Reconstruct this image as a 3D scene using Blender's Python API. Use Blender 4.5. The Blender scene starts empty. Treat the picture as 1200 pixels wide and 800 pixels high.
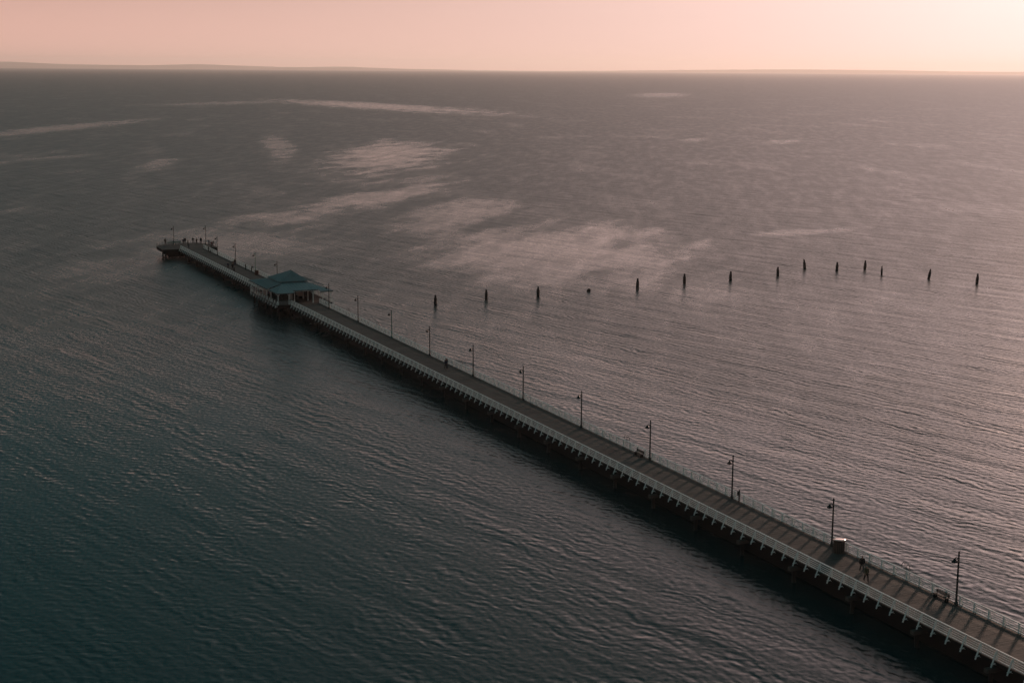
import bpy, bmesh, math, random
from mathutils import Vector, Matrix, Euler
random.seed(7)
scene = bpy.context.scene
C = scene.collection
R = math.radians

# ------------------------------------------------------------------ camera
HW = 3.0                      # deck height over the water
CAM_Z = 57.85 + HW
cam_d = bpy.data.cameras.new("camera")
cam = bpy.data.objects.new("camera", cam_d); C.objects.link(cam)
cam_d.sensor_width = 36.0
cam_d.lens = 1795.8 / 1200 * 36
cam_d.clip_start = 1.0
cam_d.clip_end = 200000.0
cam.matrix_world = (Matrix.Translation((0, 0, CAM_Z)) @ Matrix.Rotation(math.pi/2 - 0.1755, 4, 'X')
                    @ Matrix.Rotation(0.0070, 4, 'Z'))
scene.camera = cam

# ------------------------------------------------------------------ sky, sun, exposure
SUN_AZ, SUN_EL = R(27), R(5.5)         # azimuth measured clockwise from +Y
sun_dir = Vector((math.sin(SUN_AZ)*math.cos(SUN_EL), math.cos(SUN_AZ)*math.cos(SUN_EL), math.sin(SUN_EL)))
scene.view_settings.view_transform = 'Standard'
scene.view_settings.look = 'None'
scene.view_settings.exposure = 0.0
scene.view_settings.gamma = 1.0
scene.view_settings.use_curve_mapping = False
scene.cycles.use_denoising = True
scene.cycles.sample_clamp_indirect = 2.0
scene.cycles.caustics_reflective = False
scene.cycles.caustics_refractive = False
scene.cycles.volume_bounces = 1
scene.cycles.max_bounces = 6

def nodes_of(tree):
    def N(t, **kw):
        n = tree.nodes.new(t)
        for k, v in kw.items():
            if k == 'inp':
                for a, b in v.items(): n.inputs[a].default_value = b
            else: setattr(n, k, v)
        return n
    def L(a, b): tree.links.new(a, b)
    def M(op, a, b=None, clamp=False):
        n = tree.nodes.new('ShaderNodeMath'); n.operation = op; n.use_clamp = clamp
        for i, x in enumerate((a, b)):
            if x is None: continue
            if isinstance(x, (int, float)): n.inputs[i].default_value = x
            else: tree.links.new(x, n.inputs[i])
        return n.outputs[0]
    return N, L, M

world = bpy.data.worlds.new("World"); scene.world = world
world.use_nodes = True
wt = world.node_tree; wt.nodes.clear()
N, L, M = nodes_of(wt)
def mixc(a, b, f, mode='MIX'):
    n = N('ShaderNodeMix', data_type='RGBA', blend_type=mode)
    n.clamp_factor = True
    for k, x in ((0, f), (6, a), (7, b)):
        if isinstance(x, (int, float)): n.inputs[k].default_value = x
        elif isinstance(x, tuple): n.inputs[k].default_value = (*x, 1)
        else: L(x, n.inputs[k])
    return n.outputs[2]
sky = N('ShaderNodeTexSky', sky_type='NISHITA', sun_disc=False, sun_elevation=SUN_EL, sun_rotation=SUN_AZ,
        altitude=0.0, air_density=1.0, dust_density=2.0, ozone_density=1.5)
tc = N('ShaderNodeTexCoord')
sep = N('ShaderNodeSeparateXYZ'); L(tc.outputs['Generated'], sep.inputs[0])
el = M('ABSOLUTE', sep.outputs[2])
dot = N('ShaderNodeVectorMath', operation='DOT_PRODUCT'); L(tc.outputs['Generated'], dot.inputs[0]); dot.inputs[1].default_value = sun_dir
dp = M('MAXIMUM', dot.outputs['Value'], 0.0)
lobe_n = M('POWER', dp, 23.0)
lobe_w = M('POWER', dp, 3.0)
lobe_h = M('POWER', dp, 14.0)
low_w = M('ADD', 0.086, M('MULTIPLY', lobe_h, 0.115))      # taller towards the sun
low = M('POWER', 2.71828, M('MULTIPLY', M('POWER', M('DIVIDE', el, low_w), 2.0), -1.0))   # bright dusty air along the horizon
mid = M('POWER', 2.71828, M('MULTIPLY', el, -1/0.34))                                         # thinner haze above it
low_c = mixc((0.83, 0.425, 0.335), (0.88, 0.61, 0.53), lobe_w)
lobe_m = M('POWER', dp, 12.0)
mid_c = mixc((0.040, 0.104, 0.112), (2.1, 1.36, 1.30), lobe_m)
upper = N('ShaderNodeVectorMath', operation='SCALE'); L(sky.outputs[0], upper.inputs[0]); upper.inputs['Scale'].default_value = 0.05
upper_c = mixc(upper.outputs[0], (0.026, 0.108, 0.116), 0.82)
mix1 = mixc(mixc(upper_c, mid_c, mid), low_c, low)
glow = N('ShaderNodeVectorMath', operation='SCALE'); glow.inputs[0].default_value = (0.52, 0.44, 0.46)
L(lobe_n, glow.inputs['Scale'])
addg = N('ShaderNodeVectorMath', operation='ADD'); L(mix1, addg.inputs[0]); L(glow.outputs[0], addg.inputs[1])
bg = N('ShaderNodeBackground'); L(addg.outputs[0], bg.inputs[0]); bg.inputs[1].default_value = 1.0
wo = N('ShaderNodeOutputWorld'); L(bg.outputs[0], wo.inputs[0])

sun_d = bpy.data.lights.new("sun", 'SUN'); sun_d.energy = 2.9; sun_d.angle = R(5.0); sun_d.color = (1.0, 0.64, 0.49)
sun = bpy.data.objects.new("sun", sun_d); C.objects.link(sun)
sun.rotation_euler = (-sun_dir).to_track_quat('-Z', 'Y').to_euler()
sun.location = (300, 300, 200)

# ------------------------------------------------------------------ helpers
class MB:
    """collects simple solids and links them as ONE mesh object"""
    def __init__(s): s.v = []; s.f = []; s.sm = []
    def add(s, vs, fs, smooth=False):
        b = len(s.v); s.v += [tuple(p) for p in vs]
        for f in fs: s.f.append(tuple(b+i for i in f)); s.sm.append(smooth)
        return s
    def box(s, lo, hi):
        x0, y0, z0 = lo; x1, y1, z1 = hi
        return s.add([(x0,y0,z0),(x1,y0,z0),(x1,y1,z0),(x0,y1,z0),(x0,y0,z1),(x1,y0,z1),(x1,y1,z1),(x0,y1,z1)],
              [(0,3,2,1),(4,5,6,7),(0,1,5,4),(1,2,6,5),(2,3,7,6),(3,0,4,7)])
    def beam(s, p, q, w, h, up=(0,0,1)):
        p = Vector(p); q = Vector(q); d = (q-p).normalized(); u = Vector(up)
        if abs(d.dot(u)) > .97: u = Vector((1,0,0))
        a = d.cross(u).normalized()*w/2; b = a.cross(d).normalized()*h/2
        vs = [p-a-b, p+a-b, p+a+b, p-a+b, q-a-b, q+a-b, q+a+b, q-a+b]
        return s.add(vs, [(0,1,2,3),(7,6,5,4),(0,4,5,1),(1,5,6,2),(2,6,7,3),(3,7,4,0)])
    def tube(s, p, q, r0, r1=None, n=8, caps=True):
        r1 = r0 if r1 is None else r1
        p = Vector(p); q = Vector(q); d = (q-p).normalized()
        u = Vector((1,0,0)) if abs(d.z) > .9 else Vector((0,0,1))
        a = d.cross(u).normalized(); b = d.cross(a)
        vs = []
        for c, r in ((p, r0), (q, r1)):
            for k in range(n):
                t = 2*math.pi*k/n; vs.append(c + a*math.cos(t)*r + b*math.sin(t)*r)
        s.add(vs, [(k, (k+1) % n, n+(k+1) % n, n+k) for k in range(n)], True)
        if caps: s.add(vs, [tuple(reversed(range(n))), tuple(range(n, 2*n))])
        return s
    def lathe(s, prof, n=12, o=(0,0,0)):
        vs = []
        for r, z in prof:
            for k in range(n):
                t = 2*math.pi*k/n; vs.append((o[0]+r*math.cos(t), o[1]+r*math.sin(t), o[2]+z))
        fs = []
        for i in range(len(prof)-1):
            for k in range(n):
                fs.append((i*n+k, i*n+(k+1) % n, (i+1)*n+(k+1) % n, (i+1)*n+k))
        s.add(vs, fs, True)
        s.add(vs, [tuple(reversed(range(n))), tuple(range((len(prof)-1)*n, len(prof)*n))])
        return s
    def prism(s, pts, z0, z1):
        n = len(pts)
        vs = [(x, y, z0) for x, y in pts] + [(x, y, z1) for x, y in pts]
        return s.add(vs, [tuple(reversed(range(n))), tuple(range(n, 2*n))] + [(k, (k+1) % n, n+(k+1) % n, n+k) for k in range(n)])
    def slab(s, pts, th):
        """a sheet of any outline in space, th thick downwards"""
        n = len(pts)
        vs = [tuple(p) for p in pts] + [(p[0], p[1], p[2]-th) for p in pts]
        return s.add(vs, [tuple(range(n)), tuple(reversed(range(n, 2*n)))] + [((k+1) % n, k, n+k, n+(k+1) % n) for k in range(n)])
    def seams(s, pts, step=.85):
        """raised standing seams running up a roof plane from its longest edge"""
        P = [Vector(p) for p in pts]; n = len(P)
        i = max(range(n), key=lambda k: (P[(k+1) % n]-P[k]).length - (P[k].z+P[(k+1) % n].z)*50)
        o = P[i]; e = (P[(i+1) % n]-o).normalized()
        nr = (P[(i+1) % n]-P[i]).cross(P[(i+2) % n]-P[i]).normalized()
        if nr.z < 0: nr = -nr
        u = nr.cross(e)
        q = [((p-o).dot(e), (p-o).dot(u)) for p in P]
        x = min(a for a, b in q)+step/2
        while x < max(a for a, b in q):
            hit = []
            for (a, b), (c, d) in zip(q, q[1:]+q[:1]):
                if (a-x)*(c-x) < 0: hit.append(b+(d-b)*(x-a)/(c-a))
            if len(hit) > 1 and max(hit)-min(hit) > .3:
                s.beam(o+e*x+u*(min(hit)+.03)+nr*.02, o+e*x+u*(max(hit)-.06)+nr*.02, .05, .05, nr)
            x += step
        return s
    def mesh(s, name):
        me = bpy.data.meshes.new(name); me.from_pydata(s.v, [], s.f)
        me.polygons.foreach_set('use_smooth', s.sm)
        bm = bmesh.new(); bm.from_mesh(me); bmesh.ops.recalc_face_normals(bm, faces=bm.faces); bm.to_mesh(me); bm.free()
        return me
    def build(s, name, mat, parent=None, loc=None):
        return link(name, s.mesh(name), mat, parent, loc)

def link(name, me, mat, parent=None, loc=None, rz=None):
    o = bpy.data.objects.new(name, me); C.objects.link(o)
    if mat is not None:
        if len(me.materials) == 0: me.materials.append(mat)
        elif me.materials[0] is not mat:
            o.material_slots[0].link = 'OBJECT'; o.material_slots[0].material = mat
    if parent: o.parent = parent
    if loc: o.location = loc
    if rz is not None: o.rotation_euler.z = rz
    return o
def tag(o, label=None, cat=None, group=None, kind=None):
    for k, v in (('label', label), ('category', cat), ('group', group), ('kind', kind)):
        if v: o[k] = v
    return o

# the pier's own frame: s runs out to sea along the pier, t runs across it towards the camera's left
R0 = Vector((49.24, 161.63, 0)); DS = Vector((-0.40972, 0.91221, 0)); DT = Vector((-0.91221, -0.40972, 0))
ANG = math.atan2(DS.y, DS.x)
def at(s_, t, z=HW): return R0 + DS*s_ + DT*t + Vector((0, 0, z))
def thing(name, label, cat, s_=0, t=0, z=HW, group=None, turn=0):
    o = bpy.data.objects.new(name, None); C.objects.link(o); o.empty_display_size = .3
    o.location = at(s_, t, z); o.rotation_euler.z = ANG + turn
    return tag(o, label, cat, group)
def copy_tree(o, parent=None):
    c = o.copy(); C.objects.link(c)
    if parent: c.parent = parent
    for ch in list(o.children): copy_tree(ch, c)
    return c

# ------------------------------------------------------------------ materials
def mat(name, col, rough=.6, var=.25, scale=3.0, metal=0.0, bump=.0, stretch=(1,1,1), spec=.4, dirt=None, objvar=0.0):
    m = bpy.data.materials.new(name); m.use_nodes = True
    t = m.node_tree; N, L, M = nodes_of(t)
    b = t.nodes['Principled BSDF']; b.inputs['Roughness'].default_value = rough; b.inputs['Metallic'].default_value = metal
    b.inputs['Specular IOR Level'].default_value = spec
    tc = N('ShaderNodeTexCoord'); mp = N('ShaderNodeMapping'); L(tc.outputs['Object'], mp.inputs[0]); mp.inputs['Scale'].default_value = stretch
    nz = N('ShaderNodeTexNoise', inp={'Scale': scale, 'Detail': 5.0, 'Roughness': .6}); L(mp.outputs[0], nz.inputs[0])
    fac = M('MULTIPLY_ADD', nz.outputs[0], 2*var); t.nodes[-1].inputs[2].default_value = 1-var
    if objvar:
        oi = N('ShaderNodeObjectInfo'); f2 = M('MULTIPLY_ADD', oi.outputs['Random'], 2*objvar); t.nodes[-1].inputs[2].default_value = 1-objvar
        fac = M('MULTIPLY', fac, f2)
    sc = N('ShaderNodeVectorMath', operation='SCALE'); sc.inputs[0].default_value = col; L(fac, sc.inputs['Scale'])
    out = sc.outputs[0]
    if dirt:
        n2 = N('ShaderNodeTexNoise', inp={'Scale': dirt[1], 'Detail': 4.0}); L(tc.outputs['Object'], n2.inputs[0])
        mr = N('ShaderNodeMapRange', inp={1: .5, 2: .7}); L(n2.outputs[0], mr.inputs[0])
        mx = N('ShaderNodeMix', data_type='RGBA'); L(M('MULTIPLY', mr.outputs[0], dirt[2]), mx.inputs[0]); L(out, mx.inputs[6]); mx.inputs[7].default_value = (*dirt[0], 1)
        out = mx.outputs[2]
    L(out, b.inputs['Base Color'])
    if bump:
        bp = N('ShaderNodeBump', inp={'Strength': .6, 'Distance': bump}); L(nz.outputs[0], bp.inputs['Height']); L(bp.outputs[0], b.inputs['Normal'])
    return m
white = mat('white_paint', (.86, .88, .86), .45, .12, 2.0, dirt=((.32, .29, .25), 1.3, .5))
white_dull = mat('weathered_white_paint', (.5, .52, .5), .5, .15, 2.0, dirt=((.25, .24, .22), 1.5, .5))
pole_m = mat('dark_teal_pole_paint', (.018, .03, .031), .4, .3, 4.0)
teal_m = mat('teal_pole_paint', (.05, .17, .14), .4, .2, 4.0)
black_m = mat('black_fittings', (.012, .013, .014), .5, .2, 5.0)
timber_d = mat('wet_pile_timber', (.014, .013, .012), .6, .5, 2.5, bump=.02, stretch=(4, 4, .6))
stump_m = mat('old_stump_timber', (.022, .02, .019), .8, .5, 3.0, bump=.04, stretch=(4, 4, .5))
conc = mat('weathered_concrete', (.10, .09, .08), .85, .3, 1.6, bump=.01, dirt=((.07, .065, .055), 1.2, .8))
girder_m = mat('dark_girder_timber', (.010, .0095, .009), .8, .4, 2.0)
roof_m = mat('teal_roof_sheet', (.19, .225, .235), .42, .24, .5, spec=.5, dirt=((.06, .1, .1), .5, .5))
bin_m = mat('dark_brown_slats', (.085, .062, .05), .6, .4, 4.0)
lid_m = mat('pale_brushed_steel_lid', (.95, .78, .72), .3, .04, 3.0, metal=1.0)
steel_grey = mat('weathered_grey_rail', (.16, .17, .165), .5, .2, 3.0)
rust_m = mat('rust_brown_panels', (.11, .045, .035), .6, .3, 4.0)
board_m = mat('dark_kiosk_boards', (.016, .028, .028), .6, .25, 2.0)
wall_m = mat('dark_teal_boards', (.04, .085, .085), .5, .2, 2.0)
glass_m = mat('dark_window_glass', (.015, .02, .022), .08, .1, 1.0, spec=.8)
sign_m = mat('pale_notice_board', (.3, .27, .25), .6, .15, 2.0)
steel = mat('grey_galvanised_steel', (.2, .21, .21), .45, .2, 5.0, metal=.6)
bench_m = mat('bench_timber', (.045, .036, .03), .65, .35, 4.0)
skin_m = mat('skin', (.38, .22, .16), .5, .05, 8.0)
hair_m = mat('dark_hair', (.02, .016, .013), .5, .2, 20.0)
cloth = {k: mat(k+'_cloth', c, .9, .12, 12.0) for k, c in dict(black=(.012,.012,.014), navy=(.02,.026,.05), grey=(.1,.1,.1), brown=(.07,.05,.035),
        mauve=(.14,.1,.16), olive=(.06,.06,.035), red=(.14,.03,.03), pale=(.42,.4,.38), khaki=(.2,.16,.1), denim=(.04,.055,.09)).items()}
ring_m = mat('orange_ring', (.5, .1, .03), .5, .1, 5.0)

def deck_material():
    m = bpy.data.materials.new('weathered_deck_boards'); m.use_nodes = True
    t = m.node_tree; N, L, M = nodes_of(t); b = t.nodes['Principled BSDF']
    b.inputs['Roughness'].default_value = .72; b.inputs['Specular IOR Level'].default_value = .3
    tc = N('ShaderNodeTexCoord'); oi = N('ShaderNodeObjectInfo')
    sp = N('ShaderNodeSeparateXYZ'); L(tc.outputs['Object'], sp.inputs[0])
    idx = M('FLOOR', M('DIVIDE', sp.outputs[0], .1536))
    cb = N('ShaderNodeCombineXYZ'); L(idx, cb.inputs[0]); L(M('MULTIPLY', oi.outputs['Random'], 91.0), cb.inputs[1])
    wn = N('ShaderNodeTexWhiteNoise', noise_dimensions='2D'); L(cb.outputs[0], wn.inputs[0])
    geo = N('ShaderNodeNewGeometry')
    mp = N('ShaderNodeMapping'); mp.inputs['Rotation'].default_value = (0, 0, -ANG); L(geo.outputs['Position'], mp.inputs[0])
    mp2 = N('ShaderNodeMapping'); mp2.inputs['Scale'].default_value = (14, 1.2, 1); L(mp.outputs[0], mp2.inputs[0])
    grain = N('ShaderNodeTexNoise', inp={'Scale': 1.0, 'Detail': 4.0}); L(mp2.outputs[0], grain.inputs[0])
    blot = N('ShaderNodeTexNoise', inp={'Scale': .55, 'Detail': 5.0, 'Roughness': .65}); L(geo.outputs['Position'], blot.inputs[0])
    f = M('ADD', M('ADD', M('MULTIPLY', wn.outputs[0], .42), M('MULTIPLY', grain.outputs[0], .35)), M('MULTIPLY', blot.outputs[0], 1.0))
    f = M('ADD', f, M('MULTIPLY', oi.outputs['Random'], .25))
    f = M('MULTIPLY', M('SUBTRACT', f, .62), 1.2, True)
    mx = N('ShaderNodeMix', data_type='RGBA'); L(f, mx.inputs[0]); mx.inputs[6].default_value = (.032, .028, .026, 1); mx.inputs[7].default_value = (.118, .10, .09, 1)
    L(mx.outputs[2], b.inputs['Base Color'])
    bp = N('ShaderNodeBump', inp={'Strength': .5, 'Distance': .006}); L(grain.outputs[0], bp.inputs['Height']); L(bp.outputs[0], b.inputs['Normal'])
    return m
deck_m = deck_material()

# ------------------------------------------------------------------ water
def water_material():
    m = bpy.data.materials.new('sea_water'); m.use_nodes = True
    t = m.node_tree; N, L, M = nodes_of(t); b = t.nodes['Principled BSDF']
    b.inputs['Base Color'].default_value = (.006, .034, .036, 1)
    b.inputs['Roughness'].default_value = .07; b.inputs['IOR'].default_value = 1.333
    geo = N('ShaderNodeNewGeometry'); P = geo.outputs['Position']
    def add(a, b):
        n = N('ShaderNodeVectorMath', operation='ADD'); L(a, n.inputs[0]); L(b, n.inputs[1]); return n.outputs[0]
    def noise(lx, ly, deg, detail, rough=.5):
        mp = N('ShaderNodeMapping'); mp.vector_type = 'TEXTURE'
        mp.inputs['Rotation'].default_value = (0, 0, R(deg)); mp.inputs['Scale'].default_value = (lx, ly, 1); L(P, mp.inputs[0])
        nz = N('ShaderNodeTexNoise', noise_dimensions='2D', inp={'Scale': 1.0, 'Detail': detail, 'Roughness': rough}); L(mp.outputs[0], nz.inputs[0])
        return nz
    # slopes of many small wave trains running in from the open bay, bent and broken up by noise
    warp = N('ShaderNodeVectorMath', operation='MULTIPLY_ADD'); L(noise(9, 14, 40, 2.0).outputs[1], warp.inputs[0]); warp.inputs[1].default_value = (3.4, 3.4, 0); L(P, warp.inputs[2])
    Pw = warp.outputs[0]
    rnd = random.Random(11); h = None
    for i in range(29):
        if i < 13: lam = .85*1.095**i; deg = rnd.gauss(36, 11)
        elif i < 22: lam = .75*1.13**(i-13); deg = rnd.gauss(82, 16)
        else: lam = 4.6*1.17**(i-22); deg = rnd.gauss(37, 7)
        k = 2*math.pi/lam; sl = (.024 if i < 13 else .018 if i < 22 else .010)*(1 if lam < 3 or i > 21 else .75)
        d_ = N('ShaderNodeVectorMath', operation='DOT_PRODUCT'); L(Pw, d_.inputs[0]); d_.inputs[1].default_value = (k*math.cos(R(deg)), k*math.sin(R(deg)), 0)
        w_ = M('SINE', M('ADD', d_.outputs['Value'], rnd.uniform(0, 6.28)))
        v = N('ShaderNodeVectorMath', operation='SCALE'); v.inputs[0].default_value = (sl*math.cos(R(deg)), sl*math.sin(R(deg)), 0); L(w_, v.inputs['Scale'])
        h = v.outputs[0] if h is None else add(h, v.outputs[0])
    # groups of higher and lower waves, then fine ripples
    grp = N('ShaderNodeMapRange', inp={1: .3, 2: .7, 3: .5, 4: 1.35}); L(noise(7, 16, 36, 2.0).outputs[0], grp.inputs[0])
    hs = N('ShaderNodeVectorMath', operation='SCALE'); L(h, hs.inputs[0]); L(grp.outputs[0], hs.inputs['Scale'])
    rip = N('ShaderNodeVectorMath', operation='MULTIPLY_ADD'); L(noise(.42, .8, 36, 2.0, .6).outputs[1], rip.inputs[0]); rip.inputs[1].default_value = (.26, .26, 0); rip.inputs[2].default_value = (-.13, -.13, 0)
    h = add(hs.outputs[0], rip.outputs[0])
    # wind: gusty patches, and the calm slicks between them
    wn = N('ShaderNodeMapping'); wn.vector_type = 'TEXTURE'; wn.inputs['Scale'].default_value = (42, 150, 1); wn.inputs['Rotation'].default_value = (0, 0, R(8)); L(P, wn.inputs[0])
    gust = N('ShaderNodeTexNoise', noise_dimensions='2D', inp={'Scale': 1.0, 'Detail': 4.0, 'Roughness': .6}); L(wn.outputs[0], gust.inputs[0])
    # slicks: from x, y to x, y, half width, strength (metres)
    slicks = [(-98, 620, -43, 815, 16, 1.0), (-470, 1330, -437, 1790, 26, .7), (-403, 2950, -70, 2200, 75, 1.0), (-84, 920, -94, 1290, 33, 1.05),
              (13, 450, 20, 595, 38, 1.1), (-36, 575, -14, 725, 15, .9), (-136, 436, -108, 500, 20, .5), (-98, 495, -100, 590, 30, .7),
              (-214, 1378, -155, 1050, 10, .65), (-222, 920, -231, 1030, 9, .6), (97, 581, 127, 599, 7, .7), (225, 1330, 250, 1400, 12, .5),
              (-340, 960, -300, 1080, 12, .45), (-560, 2500, -440, 2900, 60, .5), (46, 408, 56, 432, 8, .4), (150, 1340, 172, 1420, 9, .5), (330, 3600, 420, 4300, 60, .6), (-60, 820, -40, 900, 10, .5)]
    wpn = N('ShaderNodeMapping'); wpn.vector_type = 'TEXTURE'; wpn.inputs['Scale'].default_value = (18, 50, 1); wpn.inputs['Rotation'].default_value = (0, 0, R(-16)); L(P, wpn.inputs[0])
    wob = N('ShaderNodeTexNoise', noise_dimensions='2D', inp={'Scale': 1.0, 'Detail': 3.0, 'Roughness': .6}); L(wpn.outputs[0], wob.inputs[0])
    wv = M('MULTIPLY', M('SUBTRACT', wob.outputs[0], .5), 2.1)
    tot = None
    for x0, y0, x1, y1, hw_, k in slicks:
        mp = N('ShaderNodeMapping'); mp.vector_type = 'TEXTURE'; mp.inputs['Location'].default_value = ((x0+x1)/2, (y0+y1)/2, 0)
        mp.inputs['Rotation'].default_value = (0, 0, math.atan2(y1-y0, x1-x0)); mp.inputs['Scale'].default_value = (math.hypot(x1-x0, y1-y0)*.6, hw_*1.2, 1); L(P, mp.inputs[0])
        ln = N('ShaderNodeVectorMath', operation='LENGTH'); L(mp.outputs[0], ln.inputs[0])
        mr = N('ShaderNodeMapRange', interpolation_type='SMOOTHSTEP', inp={1: 1.45, 2: .3, 3: 0.0, 4: k*.92}); L(M('ADD', ln.outputs['Value'], wv), mr.inputs[0])
        tot = mr.outputs[0] if tot is None else M('MAXIMUM', tot, mr.outputs[0])
    g = N('ShaderNodeMapRange', interpolation_type='SMOOTHSTEP', inp={1: .52, 2: .74, 3: 0.0, 4: .26}); L(gust.outputs[0], g.inputs[0])
    w2 = N('ShaderNodeMapping'); w2.vector_type = 'TEXTURE'; w2.inputs['Scale'].default_value = (7, 34, 1); w2.inputs['Rotation'].default_value = (0, 0, R(-6)); L(P, w2.inputs[0])
    cat = N('ShaderNodeTexNoise', noise_dimensions='2D', inp={'Scale': 1.0, 'Detail': 4.0, 'Roughness': .7}); L(w2.outputs[0], cat.inputs[0])
    c2 = N('ShaderNodeMapRange', inp={1: .42, 2: .72, 3: 0.0, 4: .38}); L(cat.outputs[0], c2.inputs[0])
    calm = M('ADD', M('MAXIMUM', tot, g.outputs[0]), c2.outputs[0])
    # the open bay is wind roughened; the water inshore in the lee of the pier is smoother
    sy = N('ShaderNodeSeparateXYZ'); L(P, sy.inputs[0])
    o1 = N('ShaderNodeMapRange', interpolation_type='SMOOTHSTEP', inp={1: 150.0, 2: 500.0, 3: 0.0, 4: 1.0}); L(sy.outputs[1], o1.inputs[0])
    dt_ = N('ShaderNodeVectorMath', operation='DOT_PRODUCT'); L(P, dt_.inputs[0]); dt_.inputs[1].default_value = DT
    o2 = N('ShaderNodeMapRange', interpolation_type='SMOOTHSTEP', inp={1: R0.dot(DT)+4, 2: R0.dot(DT)-60, 3: 0.0, 4: .8}); L(dt_.outputs['Value'], o2.inputs[0])
    open_ = M('MAXIMUM', o1.outputs[0], o2.outputs[0])
    rough_ = M('ADD', .16, M('MULTIPLY', open_, .19))
    amp = M('MULTIPLY', M('SUBTRACT', 1.0, M('MULTIPLY', calm, .5)), M('ADD', .56, M('MULTIPLY', open_, .9)))
    sc = N('ShaderNodeVectorMath', operation='SCALE'); L(h, sc.inputs[0]); L(amp, sc.inputs['Scale'])
    nn = N('ShaderNodeVectorMath', operation='ADD'); nn.inputs[0].default_value = (0, 0, 1); L(sc.outputs[0], nn.inputs[1])
    nm = N('ShaderNodeVectorMath', operation='NORMALIZE'); L(nn.outputs[0], nm.inputs[0])
    L(nm.outputs[0], b.inputs['Normal'])
    L(M('MULTIPLY', rough_, M('SUBTRACT', 1.0, M('MULTIPLY', calm, .42))), b.inputs['Roughness'])
    return m
wm = MB(); wm.add([(-70000, -3000, 0), (70000, -3000, 0), (70000, 70000, 0), (-70000, 70000, 0)], [(0, 1, 2, 3)])
tag(wm.build('water', water_material()), 'rippled grey green sea with smoother pinkish slicks', kind='structure')

# ------------------------------------------------------------------ far land
def hills():
    mb = MB(); D = 62000.0; n = 240
    rnd = random.Random(3)
    def hgt(a):                          # a = degrees from the camera's axis
        h = 0
        for c, w, k in ((-19, 2.4, 125), (-17.6, 1.4, 40), (-14.6, 2.6, 95), (-11.4, 1.5, 110), (-9.2, 1.6, 70), (-6.5, 1.5, 75), (-4.2, 2.4, 40), (8, 5, 60), (13, 5, 75), (-25, 5, 120), (22, 6, 70)):
            h += 1.3*k*math.exp(-((a-c)/w)**2)
        return h
    prof = [random.uniform(-7, 7) for _ in range(n+1)]
    for j, (dd, f) in enumerate(((0, -.05), (900, .55), (2200, 1.0), (4200, .6), (6000, -.05))):
        for i in range(n+1):
            a = -32 + 64*i/n; x = math.tan(R(a))*(D+dd)
            z = hgt(a)*f + prof[i]*f*(.5+.5*math.sin(i*.7+j))
            mb.v.append((x, D+dd, max(z, -4) if f > 0 else -4))
    for j in range(4):
        for i in range(n):
            k = j*(n+1)+i; mb.f.append((k, k+1, k+n+2, k+n+1)); mb.sm.append(True)
    return mb
tag(hills().build('hills', mat('far_wooded_hills', (.10, .10, .075), .9, .3, .004)), 'low hills along the horizon fading into pink haze', kind='structure')

# ------------------------------------------------------------------ pier
BAY = 2.304
T0, T1 = -.42, 7.27                          # edges of the walkway
S_END = 366.3
pier = thing('pier', 'long straight timber decked pier running out to sea on dark piles', 'pier', 0, 0, 0)
def panel_mesh(trange, nb=15, seed=0, s0=0.0):
    rnd = random.Random(seed); mb = MB(); w = BAY/15
    for i in range(nb):
        a = i*w+.006; b = (i+1)*w-.006
        if i == 0: a += .012
        if i == nb-1: b -= .012
        lo, hi = trange(s0+(a+b)/2)
        if hi-lo < .2: continue
        dz = rnd.uniform(-.005, .005)
        mb.box((a, lo+rnd.uniform(-.02, .02), -.06), (b, hi+rnd.uniform(-.02, .02), dz))
    return mb.mesh('deck_panel')
pm = [panel_mesh(lambda s: (T0, T1), seed=i) for i in range(5)]
for k in range(-15, 159):
    link('deck_panel', pm[random.randrange(5)], deck_m, pier, (k*BAY, 0, HW))
PA0, PA1 = 238.4, 264.4                     # pavilion platform
PT0, PT1 = -3.65, 10.65
for k in range(11):
    n = 15 if k < 10 else 13
    for lo, hi, sd in ((T1+.03, PT1, 20), (PT0, T0-.03, 30)):
        link('deck_panel', panel_mesh(lambda s: (lo, hi), n, sd+k), deck_m, pier, (PA0+k*BAY, 0, HW))
HEAD = [(S_END, -5.0), (376.5, -5.0), (382.6, -1.2), (382.6, 8.6), (377.0, 12.9), (S_END, 12.9)]
def head_range(s):
    ys = []
    for (a, b), (c, d) in zip(HEAD, HEAD[1:]+HEAD[:1]):
        if (a-s)*(c-s) < 0: ys.append(b+(d-b)*(s-a)/(c-a))
    return (min(ys), max(ys)) if len(ys) > 1 else (0, 0)
for k in range(8):
    s0 = S_END+k*BAY
    nb = 15 if k < 7 else 1
    if k < 7: link('deck_panel', panel_mesh(head_range, 15, 50+k, s0), deck_m, pier, (s0, 0, HW))
# timber underneath
for t in (.5, 2.5, 4.4, 6.4):
    MB().box((-34, t-.15, HW-1.0), (S_END+15, t+.15, HW-.065)).build('girder', girder_m, pier)
for t in (-.2, 1.6, 3.45, 5.2):  # added beams that keep reflected sky out of the water under the deck
    MB().box((-34, t+.28, .12), (S_END, t+.46, 1.54)).build('added_beam', girder_m, pier)
for t in (T0+.06, T1-.06):
    MB().box((-34, t-.05, HW-.36), (S_END, t+.05, HW-.065)).build('edge_beam', girder_m, pier)
for t in (8.9, 10.45, -2.0, -3.45):
    MB().box((PA0, t-.12, HW-.45), (PA1, t+.12, HW-.065)).build('girder', girder_m, pier)
for s in (PA0+.1, PA1-.1):
    MB().box((s-.1, PT0+.1, HW-.42), (s+.1, PT1-.1, HW-.068)).build('edge_beam', girder_m, pier)
mb = MB().prism([(s-.03*(1 if s > 370 else -1), t*.985+.05) for s, t in HEAD], HW-1.0, HW-.07); mb.build('head_frame', girder_m, pier)
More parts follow.
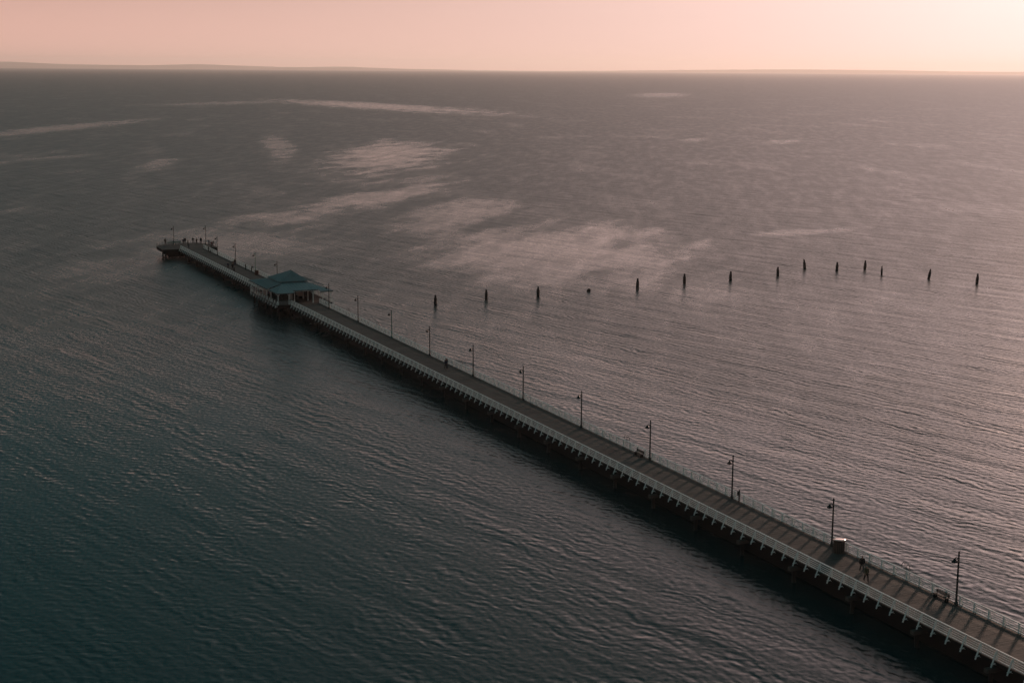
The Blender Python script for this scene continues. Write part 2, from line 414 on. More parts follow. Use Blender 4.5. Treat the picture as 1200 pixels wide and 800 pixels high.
# bents: crosshead and piles, every fifth bay
pile_me = MB().lathe([(.27, -3), (.26, .2), (.24, HW-1.4)], 10).mesh('pile')
cross_me = MB().box((-.28, -.95, HW-1.45), (.28, 7.8, HW-1.005)).mesh('crosshead')
B0 = -2.3 - 23.04
for k in range(40):
    s = B0 + k*BAY*5
    if s > S_END - 3: break
    link('crosshead', cross_me, conc, pier, (s, 0, 0))
    for t in (-.2, 2.3, 4.6, 7.05):
        p = link('pile', pile_me, timber_d, pier, (s+random.uniform(-.06, .06), t, 0), random.uniform(0, 6))
        p.rotation_euler.x = {-.2: -.05, 7.05: .05}.get(t, 0)
for s in (240.2, 246.5, 252.5, 258.5, 263.2):
    for t in (-3.1, 9.9): link('pile', pile_me, timber_d, pier, (s, t, 0), random.uniform(0, 6))
    MB().box((s-.2, 7.85, HW-1.0), (s+.2, 10.4, HW-.46)).build('crosshead', conc, pier)
    MB().box((s-.2, -3.5, HW-1.0), (s+.2, -.98, HW-.46)).build('crosshead', conc, pier)
for s in (368, 372, 376.5, 381):
    MB().box((s-.15, -3.9, HW-1.45), (s+.15, 11.6 if s < 380 else 8.2, HW-1.005)).build('crosshead', girder_m, pier)
    if s < 380: MB().box((s+.3, 1.5, .3), (s+.5, 10.8, 1.0)).build('added_beam', girder_m, pier)  # added beam, fills in the dark mass under the end platform
for s, t in ((367.5, 11.8), (372.5, 11.6), (377.5, 8.5), (381.4, 7.6), (381.4, 3.6), (381.4, 0), (376, -3.8), (371.5, -4), (367.5, -4), (368, .5), (368, 3.5), (368, 7), (375, 0), (375, 3.6), (375, 7.6)):
    link('pile', pile_me, timber_d, pier, (s, t, 0), random.uniform(0, 6))

# ------------------------------------------------------------------ railings
RH = 1.12
def railing(label, path, phase, sides, paint=None):
    white_ = paint or white
    """path: points (s,t); sides: per segment the outward direction of the raking stays (s,t) or None"""
    o = thing('railing', label, 'railing', 0, 0, HW)
    cap2 = MB(); bot2 = MB()
    cap = MB(); bot = MB(); mids = [MB() for _ in range(3)]
    for (a, b) in zip(path, path[1:]):
        A = Vector((*a, 0)); B = Vector((*b, 0)); d = (B-A).normalized()
        A2 = A - d*.045; B2 = B + d*.045
        z = Vector((0, 0, 1))
        long_ = (B-A).length > 60
        (cap if long_ else cap2).beam(A2+z*RH, B2+z*RH, .16 if long_ else .1, .1 if long_ else .06)
        (bot if long_ else bot2).beam(A2+z*.1, B2+z*.1, .10, .11 if long_ else .07)
        for i, m_ in enumerate(mids):
            if long_: m_.beam(A+z*(.36+.24*i), B+z*(.36+.24*i), .04, .08)
            elif i == 1 or (B-A).length < 3.5: m_.beam(A+z*(.36+.24*i), B+z*(.36+.24*i), .03, .04)
    if cap.v: cap.build('top_rail', white_, o); bot.build('kerb_rail', white_, o)
    if cap2.v: cap2.build('top_rail', paint or steel_grey, o); bot2.build('kerb_rail', paint or steel_grey, o)
    for m_ in mids: m_.build('rail', white_, o)
    straight = {}
    for (a, b), sd in zip(zip(path, path[1:]), sides):
        A = Vector((*a, 0)); B = Vector((*b, 0)); ln = (B-A).length; d = (B-A)/ln
        if sd not in straight:
            mb = MB(); n = Vector((sd[0], sd[1], 0)) if sd else None
            if n is not None:
                mb.beam((0,0,-.45), (0,0,RH-.05), .12, .12)
                mb.beam(n*.075+Vector((0,0,.92)), n*.66+Vector((0,0,-.62)), .12, .11)
                mb.beam(n*-.3+Vector((0,0,-.3)), n*.66+Vector((0,0,-.3)), .09, .12)
            else: mb.beam((0,0,-.2), (0,0,RH-.04), .09, .09)
            straight[sd] = mb.mesh('post')
        if ln > 60:
            x0 = a[0]; k0 = math.ceil((x0-phase)/BAY)
            pos = [A + d*(k*BAY+phase-x0) for k in range(k0, k0+200) if k*BAY+phase-x0 < ln-.6]
        else:
            n = max(1, round(ln/BAY)); pos = [A + d*(ln*i/n) for i in range(n+1)]
            if ln > 3.5 or True: pos = pos[:-1] if b in path[1:-1] else pos
        for p in pos: link('post', straight[sd], white_, o, p)
    return o
NT, FT = 7.12, -.27
nr = railing('white post and rail fence along the near left edge of the pier', [(-34, NT), (PA0+.1, NT), (PA0+.1, PT1-.12), (PA1-.1, PT1-.12), (PA1-.1, NT), (S_END, NT)], 1.61,
        [(0, 1), (-1, 0), (0, 1), (1, 0), (0, 1)])
fr = railing('white post and rail fence along the seaward edge behind the lamp posts', [(-34, FT), (PA0+.1, FT), (PA0+.1, PT0+.12), (PA1-.1, PT0+.12), (PA1-.1, FT), (S_END, FT)], -.27,
        [(0, -1), (-1, 0), (0, -1), (1, 0), (0, -1)])
ins = lambda p: (p[0]-.12 if p[0] > 370 else p[0]+.1, p[1]-.12 if p[1] > 4 else p[1]+.12)
hp = [(S_END+.1, NT)] + [ins(HEAD[i]) for i in (5, 4, 3, 2, 1, 0)] + [(S_END+.1, FT)]
railing('grey railing round the wide platform at the seaward end of the pier', hp, 0, [None]*7, steel_grey)

# ------------------------------------------------------------------ lamp posts
def make_lamp(pm_):
    o = thing('lamp_post', 'x', 'lamp post')
    p = MB().tube((0,0,.35), (0,0,5.95), .12, .09, 8)
    p.build('pole', pm_, o)
    MB().lathe([(.22, 0), (.22, .34), (.15, .42), (.13, .55)], 8).build('base', pm_, o)
    MB().lathe([(.08, 5.951), (.13, 6.0), (.07, 6.12), (.01, 6.22)], 8).build('finial', black_m, o)
    a = MB(); pts = [(0, .04, 5.35), (0, .28, 5.52), (0, .48, 5.5), (0, .55, 5.4)]
    for i in range(3): a.tube(pts[i], pts[i+1], .05, .05, 6)
    a.beam((0, .05, 5.05), (0, .3, 5.5), .025, .03)
    a.build('arm', pm_, o)
    s = MB().lathe([(.07, 5.46), (.12, 5.36), (.18, 5.26), (.34, 5.08), (.37, 5.0), (.33, 4.99)], 12, (0, .55, 0)).build('lamp_shade', black_m, o)
    MB().lathe([(.03, 4.87), (.12, 4.92), (.14, 4.985)], 8, (0, .55, 0)).build('bulb_glass', glass_m, s)
    return o
lamp_d = make_lamp(pole_m); lamp_t = make_lamp(teal_m)
words = ['nearest', 'second nearest', 'third nearest', 'fourth nearest', 'fifth nearest', 'sixth nearest', 'seventh nearest', 'eighth nearest']
L_SP = 23.04
spec = [(L_SP*0, 0, 'd', 'dark lamp post nearest the camera at the far right of the pier'),
        (L_SP*1, 0, 'd', 'dark lamp post standing beside the drum bin with the pale pink lid'),
        (L_SP*2, 0, 'd', 'dark lamp post next to the life ring post'),
        (L_SP*3, 0, 'd', 'dark lamp post just to the right of the low bench at mid pier'),
        (L_SP*4, 0, 'd', 'dark lamp post, fifth from the right end of the row'),
        (L_SP*5, 0, 'd', 'dark lamp post, sixth from the right end of the row'),
        (L_SP*6, 0, 'd', 'dark lamp post, first to the right of the couple walking mid pier'),
        (L_SP*7, 0, 'd', 'dark lamp post, first to the left of the couple walking mid pier'),
        (L_SP*8, 0, 't', 'teal painted lamp post, third to the right of the pavilion roof'),
        (L_SP*9, 0, 'd', 'dark lamp post second to the right of the pavilion roof'),
        (228.9, .25, 'd', 'dark lamp post right against the right hand corner of the pavilion roof'),
        (L_SP*12, 0, 'd', 'lamp post rising behind the left slope of the pavilion roof, base hidden'),
        (L_SP*13, 0, 't', 'bright teal lamp post beside the rust brown drum bin beyond the pavilion'),
        (L_SP*14, 0, 'd', 'dark lamp post beside the low dark box seat beyond the pavilion'),
        (L_SP*15, 0, 'd', 'dark lamp post farthest along the narrow walkway just before the end platform'),
        (377.0, -3.6, 'd', 'dark lamp post at the right side of the end platform among standing people'),
        (379.6, 6.5, 'd', 'dark lamp post leftmost of all, on the left side of the end platform')]
used = set()
for s, t, k, lb in spec:
    src = lamp_d if k == 'd' else lamp_t
    if k in used: o = copy_tree(src)
    else: o = src; used.add(k)
    o.location = at(s, t); o['label'] = lb; o['group'] = 'lamp posts along the pier'

# ------------------------------------------------------------------ pavilion
pav = thing('pavilion', 'open sided pavilion with a two tier teal hipped roof straddling the pier', 'pavilion', 0, 0, HW)
TH = .1
front = MB()
A_ = (238.0, 10.7, 3.0); B_ = (238.0, 6.2, 3.0); B2 = (240.2, 6.2, 3.0+2.2/8.3*1.1); C2 = (240.0, -.4, 3.0+2.0/8.3*1.1); C_ = (238.3, -.4, 3.0+.3/8.3*1.1); D_ = (238.3, -3.75, 3.0+.3/8.3*1.1)
RL = (246.3, 7.3, 4.1); RR = (246.3, -.3, 4.1); CL = (245.5, 10.75, 3.0); CR = (245.5, -3.75, 3.0)
front.slab([A_, B_, B2, C2, C_, (238.3, -3.7, 3.04), RR, RL], TH).seams([A_, (238.3, -3.7, 3.04), RR, RL]).build('front_roof', roof_m, pav)
MB().slab([A_, RL, CL], TH).seams([A_, RL, CL]).build('hip_roof', roof_m, pav)
MB().slab([(238.3, -3.72, 3.05), CR, RR], TH).seams([(238.3, -3.72, 3.05), CR, RR]).build('hip_roof', roof_m, pav)
S2, S3 = 246.6, 264.3; O0, O1 = -3.85, 10.95; I0, I1 = .3, 6.9; J = 249.0; K = 258.4; ZI = 4.28; ZO = 3.12
MB().slab([(S2, O1, ZO), (S2, I1+.2, ZI), (K, I1, ZI), (S3, O1, ZO)], TH).seams([(S2, O1, ZO), (S2, I1+.2, ZI), (K, I1, ZI), (S3, O1, ZO)]).build('skirt_roof', roof_m, pav)
MB().slab([(S2, O0, ZO+.25), (S3, O0, ZO+.25), (K, I0, ZI), (S2, I0-.2, ZI)], TH).seams([(S2, O0, ZO+.25), (S3, O0, ZO+.25), (K, I0, ZI), (S2, I0-.2, ZI)]).build('skirt_roof', roof_m, pav)
MB().slab([(S3, O1+.01, ZO), (K+.01, I1, ZI), (K+.01, I0, ZI), (S3+.01, O0, ZO+.25)], TH).seams([(S3, O1+.01, ZO), (K+.01, I1, ZI), (K+.01, I0, ZI), (S3+.01, O0, ZO+.25)]).build('skirt_roof', roof_m, pav)
MB().slab([(S2+.01, I1+.2, ZI-.2), (S2+.01, I0-.2, ZI-.2), (J, I0, ZI-.1), (J, I1, ZI-.1)], TH).seams([(S2+.01, I1+.2, ZI-.2), (S2+.01, I0-.2, ZI-.2), (J, I0, ZI-.1), (J, I1, ZI-.1)]).build('valley_roof', roof_m, pav)
# raised hip: four planes with a clerestory strip under it
U0, U1, V0, V1, ZE, AP = 248.2, 259.0, -.35, 7.45, 4.45, 6.8
r0 = (250.8, 3.2, AP); r1 = (252.2, 3.2, AP)
for pts in ([(U0, V1, ZE), (U0, V0, ZE), r0], [(U1, V0, ZE), (U1, V1, ZE), r1], [(U1, V1, ZE), (U0, V1, ZE), r0, r1], [(U0, V0, ZE), (U1, V0, ZE), r1, r0]):
    MB().slab(pts, TH).seams(pts).build('upper_roof', roof_m, pav)
MB().beam((r0[0]-.1, r0[1], AP+.03), (r1[0]+.1, r1[1], AP+.03), .22, .1).build('ridge_cap', roof_m, pav)
MB().lathe([(.12, AP+.05), (.07, AP+.2), (.02, AP+.5)], 8, (251.5, 3.2, 0)).build('finial', roof_m, pav)
cl = MB()
for a, b in (((249.2, .4), (249.2, 6.7)), ((258.2, .4), (258.2, 6.7)), ((249.2, .4), (258.2, .4)), ((249.2, 6.7), (258.2, 6.7))):
    cl.beam((*a, 4.2), (*b, 4.2), .08, .6)
cl.build('clerestory', wall_m, pav)
# white gutter boards (proud of the eaves)
for a, b in ((A_, B_), (CL, A_), ((238.25, -.4, 3.0), (238.25, -3.75, 3.0)), ((S2, O1, ZO), (S3, O1, ZO)), ((S2, O0, ZO+.25), (S3, O0, ZO+.25)), (B2, C2)):
    MB().beam((a[0], a[1], a[2]-.13), (b[0], b[1], b[2]-.13), .1, .16).build('gutter', wall_m, pav)
col_me = MB().box((-.08, -.08, 0), (.08, .08, 3.0)).box((-.13, -.13, 0), (.13, .13, .35)).box((-.12, -.12, 2.72), (.12, .12, 2.8)).beam((0, .1, 2.35), (0, .62, 2.86), .07, .08).beam((0, -.1, 2.35), (0, -.62, 2.86), .07, .08).mesh('column')
cols = [(238.65, 10.3), (238.6, 7.55), (239.6, 1.05), (238.75, -3.3), (238.75, -1.2), (243.6, 4.7), (243.6, 1.2), (245.3, 10.3), (245.3, -3.3), (248.5, 1.0), (254, 1.0), (259.5, 1.0)]
cols += [(249.2+3.7*i, 10.35) for i in range(5)] + [(249.2+3.7*i, -3.35) for i in range(5)]
for x, y in cols: link('column', col_me, white, pav, (x, y, 0))
# valance under the raised part of the front eave
vl = MB()
for i in range(24):
    y = 5.9-.27*i; x = 240.25
    vl.box((x, y-.09, 2.86 if i % 2 else 2.98), (x+.03, y+.09, 3.17))
vl.box((240.2, -.3, 3.05), (240.24, 6.1, 3.12)); vl.build('valance', white, pav)
# kiosk in the middle with boarded walls and windows
K0, K1, KT0, KT1 = 247.2, 259.5, 3.5, 6.7
def board_wall(a, b, n, z1=3.6):
    me = None
    A = Vector((*a, 0)); B = Vector((*b, 0)); d = (B-A)/n; nrm = Vector((0, 0, 1)).cross(d).normalized()
    for i in range(n):
        mb = MB(); p = A+d*(i+.03); q = A+d*(i+.97); off = nrm*(.012*(i % 2))
        p += off; q += off
        mb.prism([(p.x, p.y), (q.x, q.y), ((q+nrm*.06).x, (q+nrm*.06).y), ((p+nrm*.06).x, (p+nrm*.06).y)], .02, z1)
        mb.build('wall_board', board_m, pav)
board_wall((K0, KT1), (K0, KT0), 8); board_wall((K1, KT1), (K0, KT1), 14); board_wall((K0, KT0), (K1, KT0), 14); board_wall((K1, KT0), (K1, KT1), 8)
board_wall((262.5, -.5), (244.2, -.5), 22, 3.0)
for i in range(3):
    x = K0+1.6+3.6*i
    for y, sg in ((KT1, 1), (KT0, -1)):
        w_ = MB().box((x-.08, y+min(0, sg*.16), 1.0), (x+2.1, y+max(0, sg*.16), 2.3)).build('window', board_m, pav)
        MB().box((x, y+(.161 if sg > 0 else -.175), 1.08), (x+2.02, y+(.175 if sg > 0 else -.161), 2.22)).build('pane', glass_m, w_)
MB().box((K0-.12, 4.2, .02), (K0-.075, 5.1, 2.05)).build('door', white_dull, pav)
# seats along the open bays
for s0, s1, t in ((239.5, 262.5, 9.6), (241, 262.5, -2.6)):
    MB().box((s0, t-.22, .42), (s1, t+.22, .48)).box((s0+.5, t-.15, 0), (s0+.6, t+.15, .419)).box((s1-.6, t-.15, 0), (s1-.5, t+.15, .419)).box(((s0+s1)/2-.05, t-.15, 0), ((s0+s1)/2+.05, t+.15, .419)).build('seat', bench_m, pav)
nb = thing('notice_board', 'pale notice board on posts under the pavilion roof beside the passage', 'notice board', 246.5, 2.3)
MB().box((-.03, -.75, .8), (.03, .75, 2.2)).build('panel', sign_m, nb)
for y in (-.7, .7): MB().box((-.05, y-.05, 0), (-.031, y+.05, 2.3)).build('leg', white_dull, nb)

# ------------------------------------------------------------------ old stumps standing in the sea
stumps = [(-20.1, 396.6), (-7, 407.1), (7, 413.3), (21.3, 424), (35.5, 431.3), (49.9, 440.9), (64.4, 449), (80.1, 459.3), (91.6, 477.1), (100.7, 472.4), (110.2, 476.1), (112.4, 463.1), (124.6, 455.1), (136.2, 445.5)]
heights = [2.7, 2.7, 2.7, .75, 2.9, 2.9, 2.7, 2.75, 2.95, 2.7, 2.9, 2.8, 2.9, 2.95]
leans = [0, 0, .01, .1, .02, 0, .02, 0, -.09, .03, .04, 0, .13, .03]
lbl = ['weathered pile in the sea, leftmost of the row beyond the pier', 'weathered pile in the sea, second from the left of the row', 'weathered pile in the sea just left of the short stump',
       'short low stump barely above the water in the row of piles', 'weathered pile in the sea just right of the short stump', 'weathered pile in the sea, second to the right of the short stump',
       'weathered pile in the sea, third to the right of the short stump', 'weathered pile just left of the leaning pile that is farthest back', 'split leaning pile with a slanted top, set farthest back of the row',
       'upright pile between the two rearmost piles of the row', 'tall pile with a notched top, directly left of the thinnest pile', 'thinnest straight pile, third from the right of the row',
       'leaning pile with a slanted top, second from the right of the row', 'weathered pile in the sea, rightmost of the row']
for i, ((x, y), h, ln) in enumerate(zip(stumps, heights, leans)):
    rnd = random.Random(100+i); mb = MB(); n = 9; w = .40 if i != 11 else .27
    if i == 3: w = .5
    prof = [(1.05, -2), (1.08, .0), (1.1, .25*h), (1.05, .5*h), (.98, .68*h), (.72, .74*h), (.66, .9*h), (.5, h)]
    vs = []
    for j, (r, z) in enumerate(prof):
        for k in range(n):
            a = 2*math.pi*k/n; rr = r*w*rnd.uniform(.86, 1.12)
            zz = z + (rnd.uniform(-.12, .12) if j > 3 else 0)
            if i in (8, 12) and j > 4: zz -= .5*math.cos(a)*(.4 if i == 8 else -.4)
            vs.append((rr*math.cos(a)+ln*z, rr*math.sin(a), zz))
    fs = [(j*n+k, j*n+(k+1) % n, (j+1)*n+(k+1) % n, (j+1)*n+k) for j in range(len(prof)-1) for k in range(n)] + [tuple(range((len(prof)-1)*n, len(prof)*n))]
    mb.add(vs, fs); o = mb.build('pile_stump', stump_m); o.location = (x, y, 0)
    tag(o, lbl[i], 'pile', 'old piles standing in the sea')

# ------------------------------------------------------------------ things on the deck
def drum(label, s, t, body, lid, r=.6, h=1.25, tilt=(0, 0)):
    o = thing('drum_bin', label, 'bin', s, t)
    MB().lathe([(r-.04, .06), (r-.04, h-.05)], 16).build('body', black_m, o)
    for k in range(18):
        a = 2*math.pi*k/18; mb = MB().box((r-.035, -.075, .04), (r, .075, h))
        sl = mb.build('slat', body, o); sl.rotation_euler.z = a
    l_ = MB().lathe([(r+.07, 0), (r+.09, .08), (r*.9, .12), (r*.45, .145), (.03, .15)], 20).build('lid', lid, o, (0, 0, h+.09))
    l_.rotation_euler = (tilt[0], tilt[1], 0)
    MB().lathe([(r+.03, 0), (r+.03, .05)], 16).build('plinth', conc, o)
    return o
drum('dark slatted drum bin with a domed pale pink lid beside a lamp post', 20.6, .72, bin_m, lid_m, .7, 1.5, (R(4), R(7)))
drum('rust brown slatted drum bin beside the teal lamp post beyond the pavilion', 296.2, .55, rust_m, bin_m, .55, 1.15)
bx = thing('box_seat', 'low dark timber box seat against the seaward rail beyond the pavilion', 'seat', 322.6, .55)
MB().box((-1.0, -.4, .03), (1.0, .4, .7)).build('box', bin_m, bx)
for i in range(4): MB().box((-1.05, -.43+.22*i, .704), (1.05, -.24+.22*i, .74)).build('slat', bench_m, bx)
def bench(label, s, t):
    o = thing('bench', label, 'bench', s, t, group='benches against the seaward rail')
    for i in range(4): MB().box((-1.15, -.24+.13*i, .43), (1.15, -.13+.13*i, .47)).build('seat_slat', bench_m, o)
    for i in range(3): MB().box((-1.15, -.3, .56+.13*i), (1.15, -.265, .66+.13*i)).build('back_slat', bench_m, o)
    for x in (-.95, .95):
        MB().box((x-.05, -.24, 0), (x+.05, .24, .429)).box((x-.04, -.264, .3), (x+.04, -.22, .93)).build('leg', black_m, o)
bench('dark slatted bench against the seaward rail just left of the nearest lamp post', 2.1, .35)
bench('dark slatted bench against the seaward rail left of the fourth lamp post', 71.9, .38)
def ladder(label, s):
    o = thing('ladder', label, 'ladder', s, -.62, HW, 'sea ladders hooped over the seaward rail')
    for x in (-.42, .42):
        m_ = MB(); pts = [(x, -.35, -HW-.5), (x, -.3, .9), (x, -.22, 1.62), (x, 0, 1.82), (x, .2, 1.62), (x, .24, 1.2)]
        for i in range(5): m_.tube(pts[i], pts[i+1], .04, .04, 6)
        m_.build('stile', steel, o)
    for i in range(13): MB().tube((-.42, -.335, -HW+.2+.36*i), (.42, -.335, -HW+.2+.36*i), .022, .022, 6).build('rung', steel, o)
    return o
ladder('grey sea ladder over the seaward rail left of the nearest lamp post', 9.6)
ladder('grey sea ladder over the seaward rail left of the bench at mid pier', 77.6)
ladder('grey sea ladder over the rail right of the couple walking mid pier', 146.2)
ladder('grey sea ladder over the rail between the eighth and ninth lamp posts from the right', 171.4)
ladder('grey sea ladder over the rail between the ninth and tenth lamp posts from the right', 195.0)
ladder('grey sea ladder over the rail nearest to the pavilion on its right', 216.5)
lr = thing('life_ring_post', 'slim dark post with a life ring at the seaward rail near the third lamp post', 'life ring', 44.4, -.1)
MB().box((-.07, -.07, 0), (.07, .07, 1.7)).build('post', black_m, lr)
MB().box((-.3, .075, .9), (.3, .11, 1.5)).build('backboard', pole_m, lr)
rg = MB()
for k in range(14):
    a, b = 2*math.pi*k/14, 2*math.pi*(k+1)/14
    rg.tube((.23*math.cos(a), .17, 1.2+.23*math.sin(a)), (.23*math.cos(b), .17, 1.2+.23*math.sin(b)), .05, .05, 6, False)
rg.build('ring', bin_m, lr)
ct = thing('added_bench', 'long teal bench added for the lit back rail panel, left side of the end platform', 'table', 377.6, 6.9)  # added bench, its teal stands for the lit panel of the back rail
MB().box((-.4, -2.2, .88), (.4, 2.2, .95)).build('top', teal_m, ct)
MB().box((-.42, -2.25, .951), (-.36, 2.25, 1.25)).build('back_panel', teal_m, ct)
for y in (-1.9, -.6, .6, 1.9): MB().box((-.3, y-.05, 0), (.3, y+.05, .879)).build('leg', steel, ct)
tk = thing('tackle_box', 'small dark tackle crate on the walkway beside the anglers before the end platform', 'crate', 353.9, .5)
MB().box((-.35, -.3, .01), (.35, .3, .42)).build('crate', bin_m, tk)
MB().box((-.37, -.32, .424), (.37, .32, .47)).build('lid', black_m, tk)

# ------------------------------------------------------------------ people
def skin_body(J, E, Rr):
    me = bpy.data.meshes.new('skeleton'); me.from_pydata(J, E, [])
    ob = bpy.data.objects.new('skeleton', me); C.objects.link(ob)
    sk = ob.modifiers.new('skin', 'SKIN'); sk.use_smooth_shade = True
    for i, v in enumerate(me.skin_vertices[0].data): v.radius = Rr[i]; v.use_root = (i == 0)
    sb = ob.modifiers.new('sub', 'SUBSURF'); sb.levels = 1; sb.render_levels = 1
    dg = bpy.context.evaluated_depsgraph_get()
    out = bpy.data.meshes.new_from_object(ob.evaluated_get(dg))
    bpy.data.objects.remove(ob)
    return out
def make_pose(kind):
    J, E, Q = [], [], []
    def v(p, r, par=None):
        J.append(Vector(p)); Q.append((r*(1.0), r) if isinstance(r, float) else r)
        if par is not None: E.append((par, len(J)-1))
        return len(J)-1
    lean = .28 if kind == 'lean' else 0
    def T(x, y, z): return (x + lean*max(0, z-.95), y, z - lean*.12*max(0, z-.95))
    pel = v(T(0, 0, .95), (.13, .10)); sp = v(T(.0, 0, 1.14), (.125, .10), pel); ch = v(T(0, 0, 1.34), (.15, .11), sp)
    nk = v(T(.0, 0, 1.49), .058, ch); h0 = v(T(.015, 0, 1.57), (.07, .075), nk); h1 = v(T(.01, 0, 1.65), (.078, .095), h0); v(T(0, 0, 1.725), (.05, .06), h1)
    hands = []
    for sg in (1, -1):
        sh = v(T(0, .185*sg, 1.40), .06, ch)
        if kind == 'walk': el, wr = (-.06*sg, .25*sg, 1.13), (.10-.12*sg, .26*sg, .92)
        elif kind == 'lean': el, wr = T(.1, .3*sg, 1.12), (.52, .17*sg, 1.13)
        else: el, wr = (-.03, .25*sg, 1.13), (.06, .25*sg, .9)
        e_ = v(el, .044, sh); w_ = v(wr, .03, e_)
        wd = (Vector(wr)-Vector(el)).normalized()
        pm_ = v(Vector(wr)+wd*.06, (.038, .022), w_); hands.append((Vector(wr)+wd*.06, wd, sg, pm_))
        hp_ = v((0, .095*sg, .87), .09, pel)
        if kind == 'walk': kn, an, to = (.14*sg, .1*sg, .5), (.05*sg+.14*sg-(.1 if sg < 0 else 0), .1*sg, .10+(.06 if sg < 0 else 0)), None
        else: kn, an = (.02, .11*sg, .5), (-.02, .12*sg, .09)
        k_ = v(kn, .062, hp_); a_ = v(an, .042, k_); v((an[0]+.15, an[1]*1.15, max(.035, an[2]-.055)), (.045, .03), a_)
    for pc, wd, sg, pi_ in hands:                       # five unequal bent fingers
        side = Vector((1, 0, 0)) if abs(wd.x) < .7 else Vector((0, -sg, 0))
        inn = Vector((0, -sg, 0)) if abs(wd.x) < .7 else Vector((0, 0, -1))
        for k, ln in enumerate((.075, .085, .08, .062)):
            b = pc + side*(.027-.018*k) + wd*.03
            m_ = v(b+wd*ln*.6, .009, pi_); v(b+wd*ln*.95+inn*ln*.3, .0075, m_)
        th = v(pc+side*.045-wd*.005+inn*.01, .011, pi_); v(pc+side*.055+wd*.04+inn*.02, .009, th)
    body = skin_body(J, E, Q)
    # face: nose, eyes, ears as small swellings of the same mesh
    bm = bmesh.new(); bm.from_mesh(body)
    hc = Vector(T(.01, 0, 1.645))
    for off, r in (((.098, 0, -.012), .017), ((.085, .032, .014), .011), ((.085, -.032, .014), .011), ((0, .085, 0), .022), ((0, -.085, 0), .022), ((.088, 0, -.05), .014)):
        bmesh.ops.create_icosphere(bm, subdivisions=1, radius=r, matrix=Matrix.Translation(hc+Vector(off)))
    bm.to_mesh(body); bm.free()
    def shell(name, test, off):
        mb = bmesh.new(); mb.from_mesh(body)
        bmesh.ops.delete(mb, geom=[f for f in mb.faces if not test(f.calc_center_median())], context='FACES')
        mb.normal_update()
        for w in mb.verts: w.co += w.normal*off
        me = bpy.data.meshes.new(name); mb.to_mesh(me); mb.free()
        me.polygons.foreach_set('use_smooth', [True]*len(me.polygons))
        return me
    wz = .93
    def on_arm(c): return abs(c.y) > .19 and c.z > .8 or (kind == 'lean' and c.x > .2 and c.z < 1.35 and c.z > .95)
    wr_pts = [h[0] for h in hands]
    def hand(c): return min((c-w).length for w in wr_pts) < .085 or (min((c-w).length for w in wr_pts) < .17 and (c-wr_pts[0 if c.y > 0 else 1]).dot(hands[0 if c.y > 0 else 1][1]) > -.01)
    neck_z = T(0, 0, 1.47)[2]
    top = shell('jacket', lambda c: not hand(c) and c.z < neck_z and (on_arm(c) or c.z > wz-.08), .035)
    leg = shell('trousers', lambda c: .1 < c.z < wz+.02 and not on_arm(c), .024)
    shoe = shell('shoes', lambda c: c.z <= .12, .012)
    hair = shell('hair', lambda c: (c-hc).length < .16 and (c.z > hc.z+.045 or (c.x < hc.x-.03 and c.z > hc.z-.05)), .014)
    return body, top, leg, shoe, hair
POSE = {k: make_pose(k) for k in ('stand', 'walk', 'lean')}
def person(pose, s, t, face, up, lo, label, h=1.72, hairm=None, group=None):
    o = bpy.data.objects.new('person', None); C.objects.link(o); o.empty_display_size = .3
    o.location = at(s, t, HW+.004); o.rotation_euler.z = ANG + R(face); o.scale = [1.15*h/1.74]*3
    tag(o, label, 'person', group)
    for nm, me, mt in zip(('body', 'jacket', 'trousers', 'shoes', 'hair'), POSE[pose], (skin_m, cloth[up], cloth[lo], cloth['black'], hairm or hair_m)):
        link(nm, me, mt, o)
    return o
# facing: 0 = out to sea along the pier, 180 = towards the shore, 90 = near left rail, -90 = seaward rail
person('walk', 13.3, 2.75, 160, 'black', 'grey', 'person in a bulky black jacket and grey trousers walking near the pink lidded bin', 1.78)
person('walk', 10.4, 4.3, 175, 'olive', 'black', 'person in a pale cap and olive top walking right of the black jacketed walker', 1.66, cloth['pale'])
person('walk', 148.2, 1.55, 180, 'black', 'navy', 'person in black walking mid pier, left of the strolling pair', 1.75)
person('walk', 147.2, 2.05, 180, 'navy', 'black', 'person in dark navy walking mid pier, right of the strolling pair', 1.7)
person('lean', 302.6, -.0-.1+.45, -90, 'black', 'black', 'person in black leaning on the rail beside the bright teal lamp post', 1.75)
person('stand', 318.6, 1.2, 20, 'black', 'denim', 'tall person in black standing at the seaward rail left of the box seat lamp post', 1.85)
person('walk', 312.0, 4.9, 190, 'navy', 'black', 'person in navy at the left of the three walkers beyond the pavilion', 1.7)
person('walk', 308.6, 4.4, 180, 'black', 'black', 'person in black in the middle of the three walkers beyond the pavilion', 1.76)
person('walk', 304.2, 5.0, 175, 'grey', 'black', 'person in a grey top, rightmost of the three walkers beyond the pavilion', 1.6)
person('stand', 308.0, .7, -80, 'brown', 'black', 'person in brown standing at the rail between the box seat and the rust bin', 1.65)
person('stand', 381.2, 9.0, -40, 'black', 'black', 'person in black standing alone at the left corner of the end platform', 1.82)
person('stand', 379.3, 3.4, 0, 'navy', 'black', 'person in navy beside the added teal bench on the end platform', 1.72)
person('stand', 381.6, 2.3, 10, 'black', 'grey', 'tall person at the back rail of the end platform beside the navy figure', 1.85)
person('stand', 376.0, 2.6, 60, 'olive', 'black', 'person in olive standing in front of the back rail pair on the end platform', 1.68)
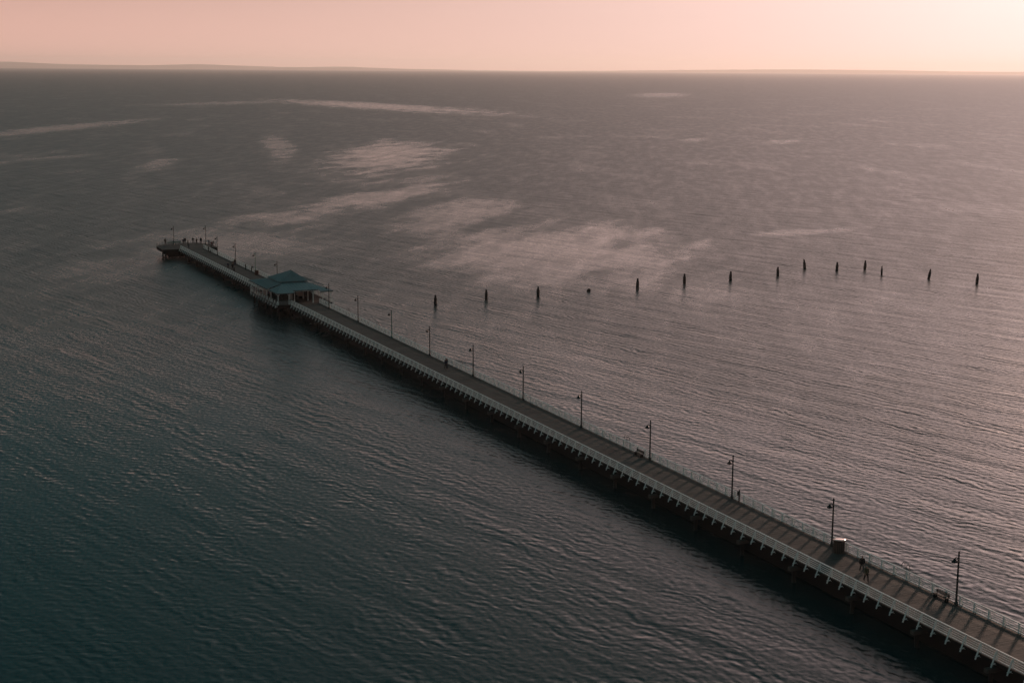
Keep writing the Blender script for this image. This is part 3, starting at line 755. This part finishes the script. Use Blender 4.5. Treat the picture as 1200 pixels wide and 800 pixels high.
person('lean', 381.9, -.4, 0, 'black', 'black', 'person bent over the back rail at the seaward end of the platform', 1.7)
person('stand', 379.6, -1.1, 30, 'brown', 'black', 'person in brown beside the figure bent over the back rail of the platform', 1.66)
person('stand', 379.4, -2.5, -20, 'black', 'navy', 'tallest person in black left of the right hand lamp post on the end platform', 1.88)
person('stand', 374.0, -3.9, -70, 'mauve', 'black', 'person in a mauve top right of the right hand lamp post on the end platform', 1.7)
person('lean', 370.2, -4.3, -90, 'black', 'black', 'person in black leaning on the right hand rail of the end platform', 1.72)
person('stand', 368.2, -3.4, -60, 'red', 'black', 'person in dark red at the right hand corner of the end platform', 1.68)
person('stand', 355.6, .5, -90, 'black', 'black', 'person in black at the seaward rail just before the end platform', 1.7)
person('stand', 366.5, 4.4, 20, 'grey', 'denim', 'person in grey standing where the walkway meets the end platform', 1.7)
person('lean', 260.6, 10.1, 90, 'mauve', 'navy', 'person in mauve leaning on the near rail at the left end of the pavilion', 1.72)
person('lean', 257.0, 10.1, 90, 'navy', 'black', 'person in navy leaning on the near rail under the pavilion roof, second from the left', 1.72)
person('stand', 252.4, 9.0, 90, 'mauve', 'black', 'person in a mauve top standing inside the pavilion behind the near rail', 1.7)
person('stand', 243.0, 9.1, 150, 'grey', 'navy', 'person in grey standing in the front left bay of the pavilion', 1.68)

# ------------------------------------------------------------------ sea haze
hz = MB().box((-75000, -3500, -1.5), (75000, 75000, 460))
ho = hz.build('haze', None)
hm = bpy.data.materials.new('haze_air'); hm.use_nodes = True
ht = hm.node_tree; ht.nodes.clear()
pv = ht.nodes.new('ShaderNodeVolumePrincipled'); pv.inputs['Color'].default_value = (1.0, .97, .95, 1); pv.inputs['Density'].default_value = 2.0e-5; pv.inputs['Anisotropy'].default_value = .45
oo = ht.nodes.new('ShaderNodeOutputMaterial'); ht.links.new(pv.outputs[0], oo.inputs['Volume'])
ho.data.materials.append(hm)
tag(ho, 'pale pink sea haze thinning the far water and hills', kind='stuff')
ho.visible_shadow = True
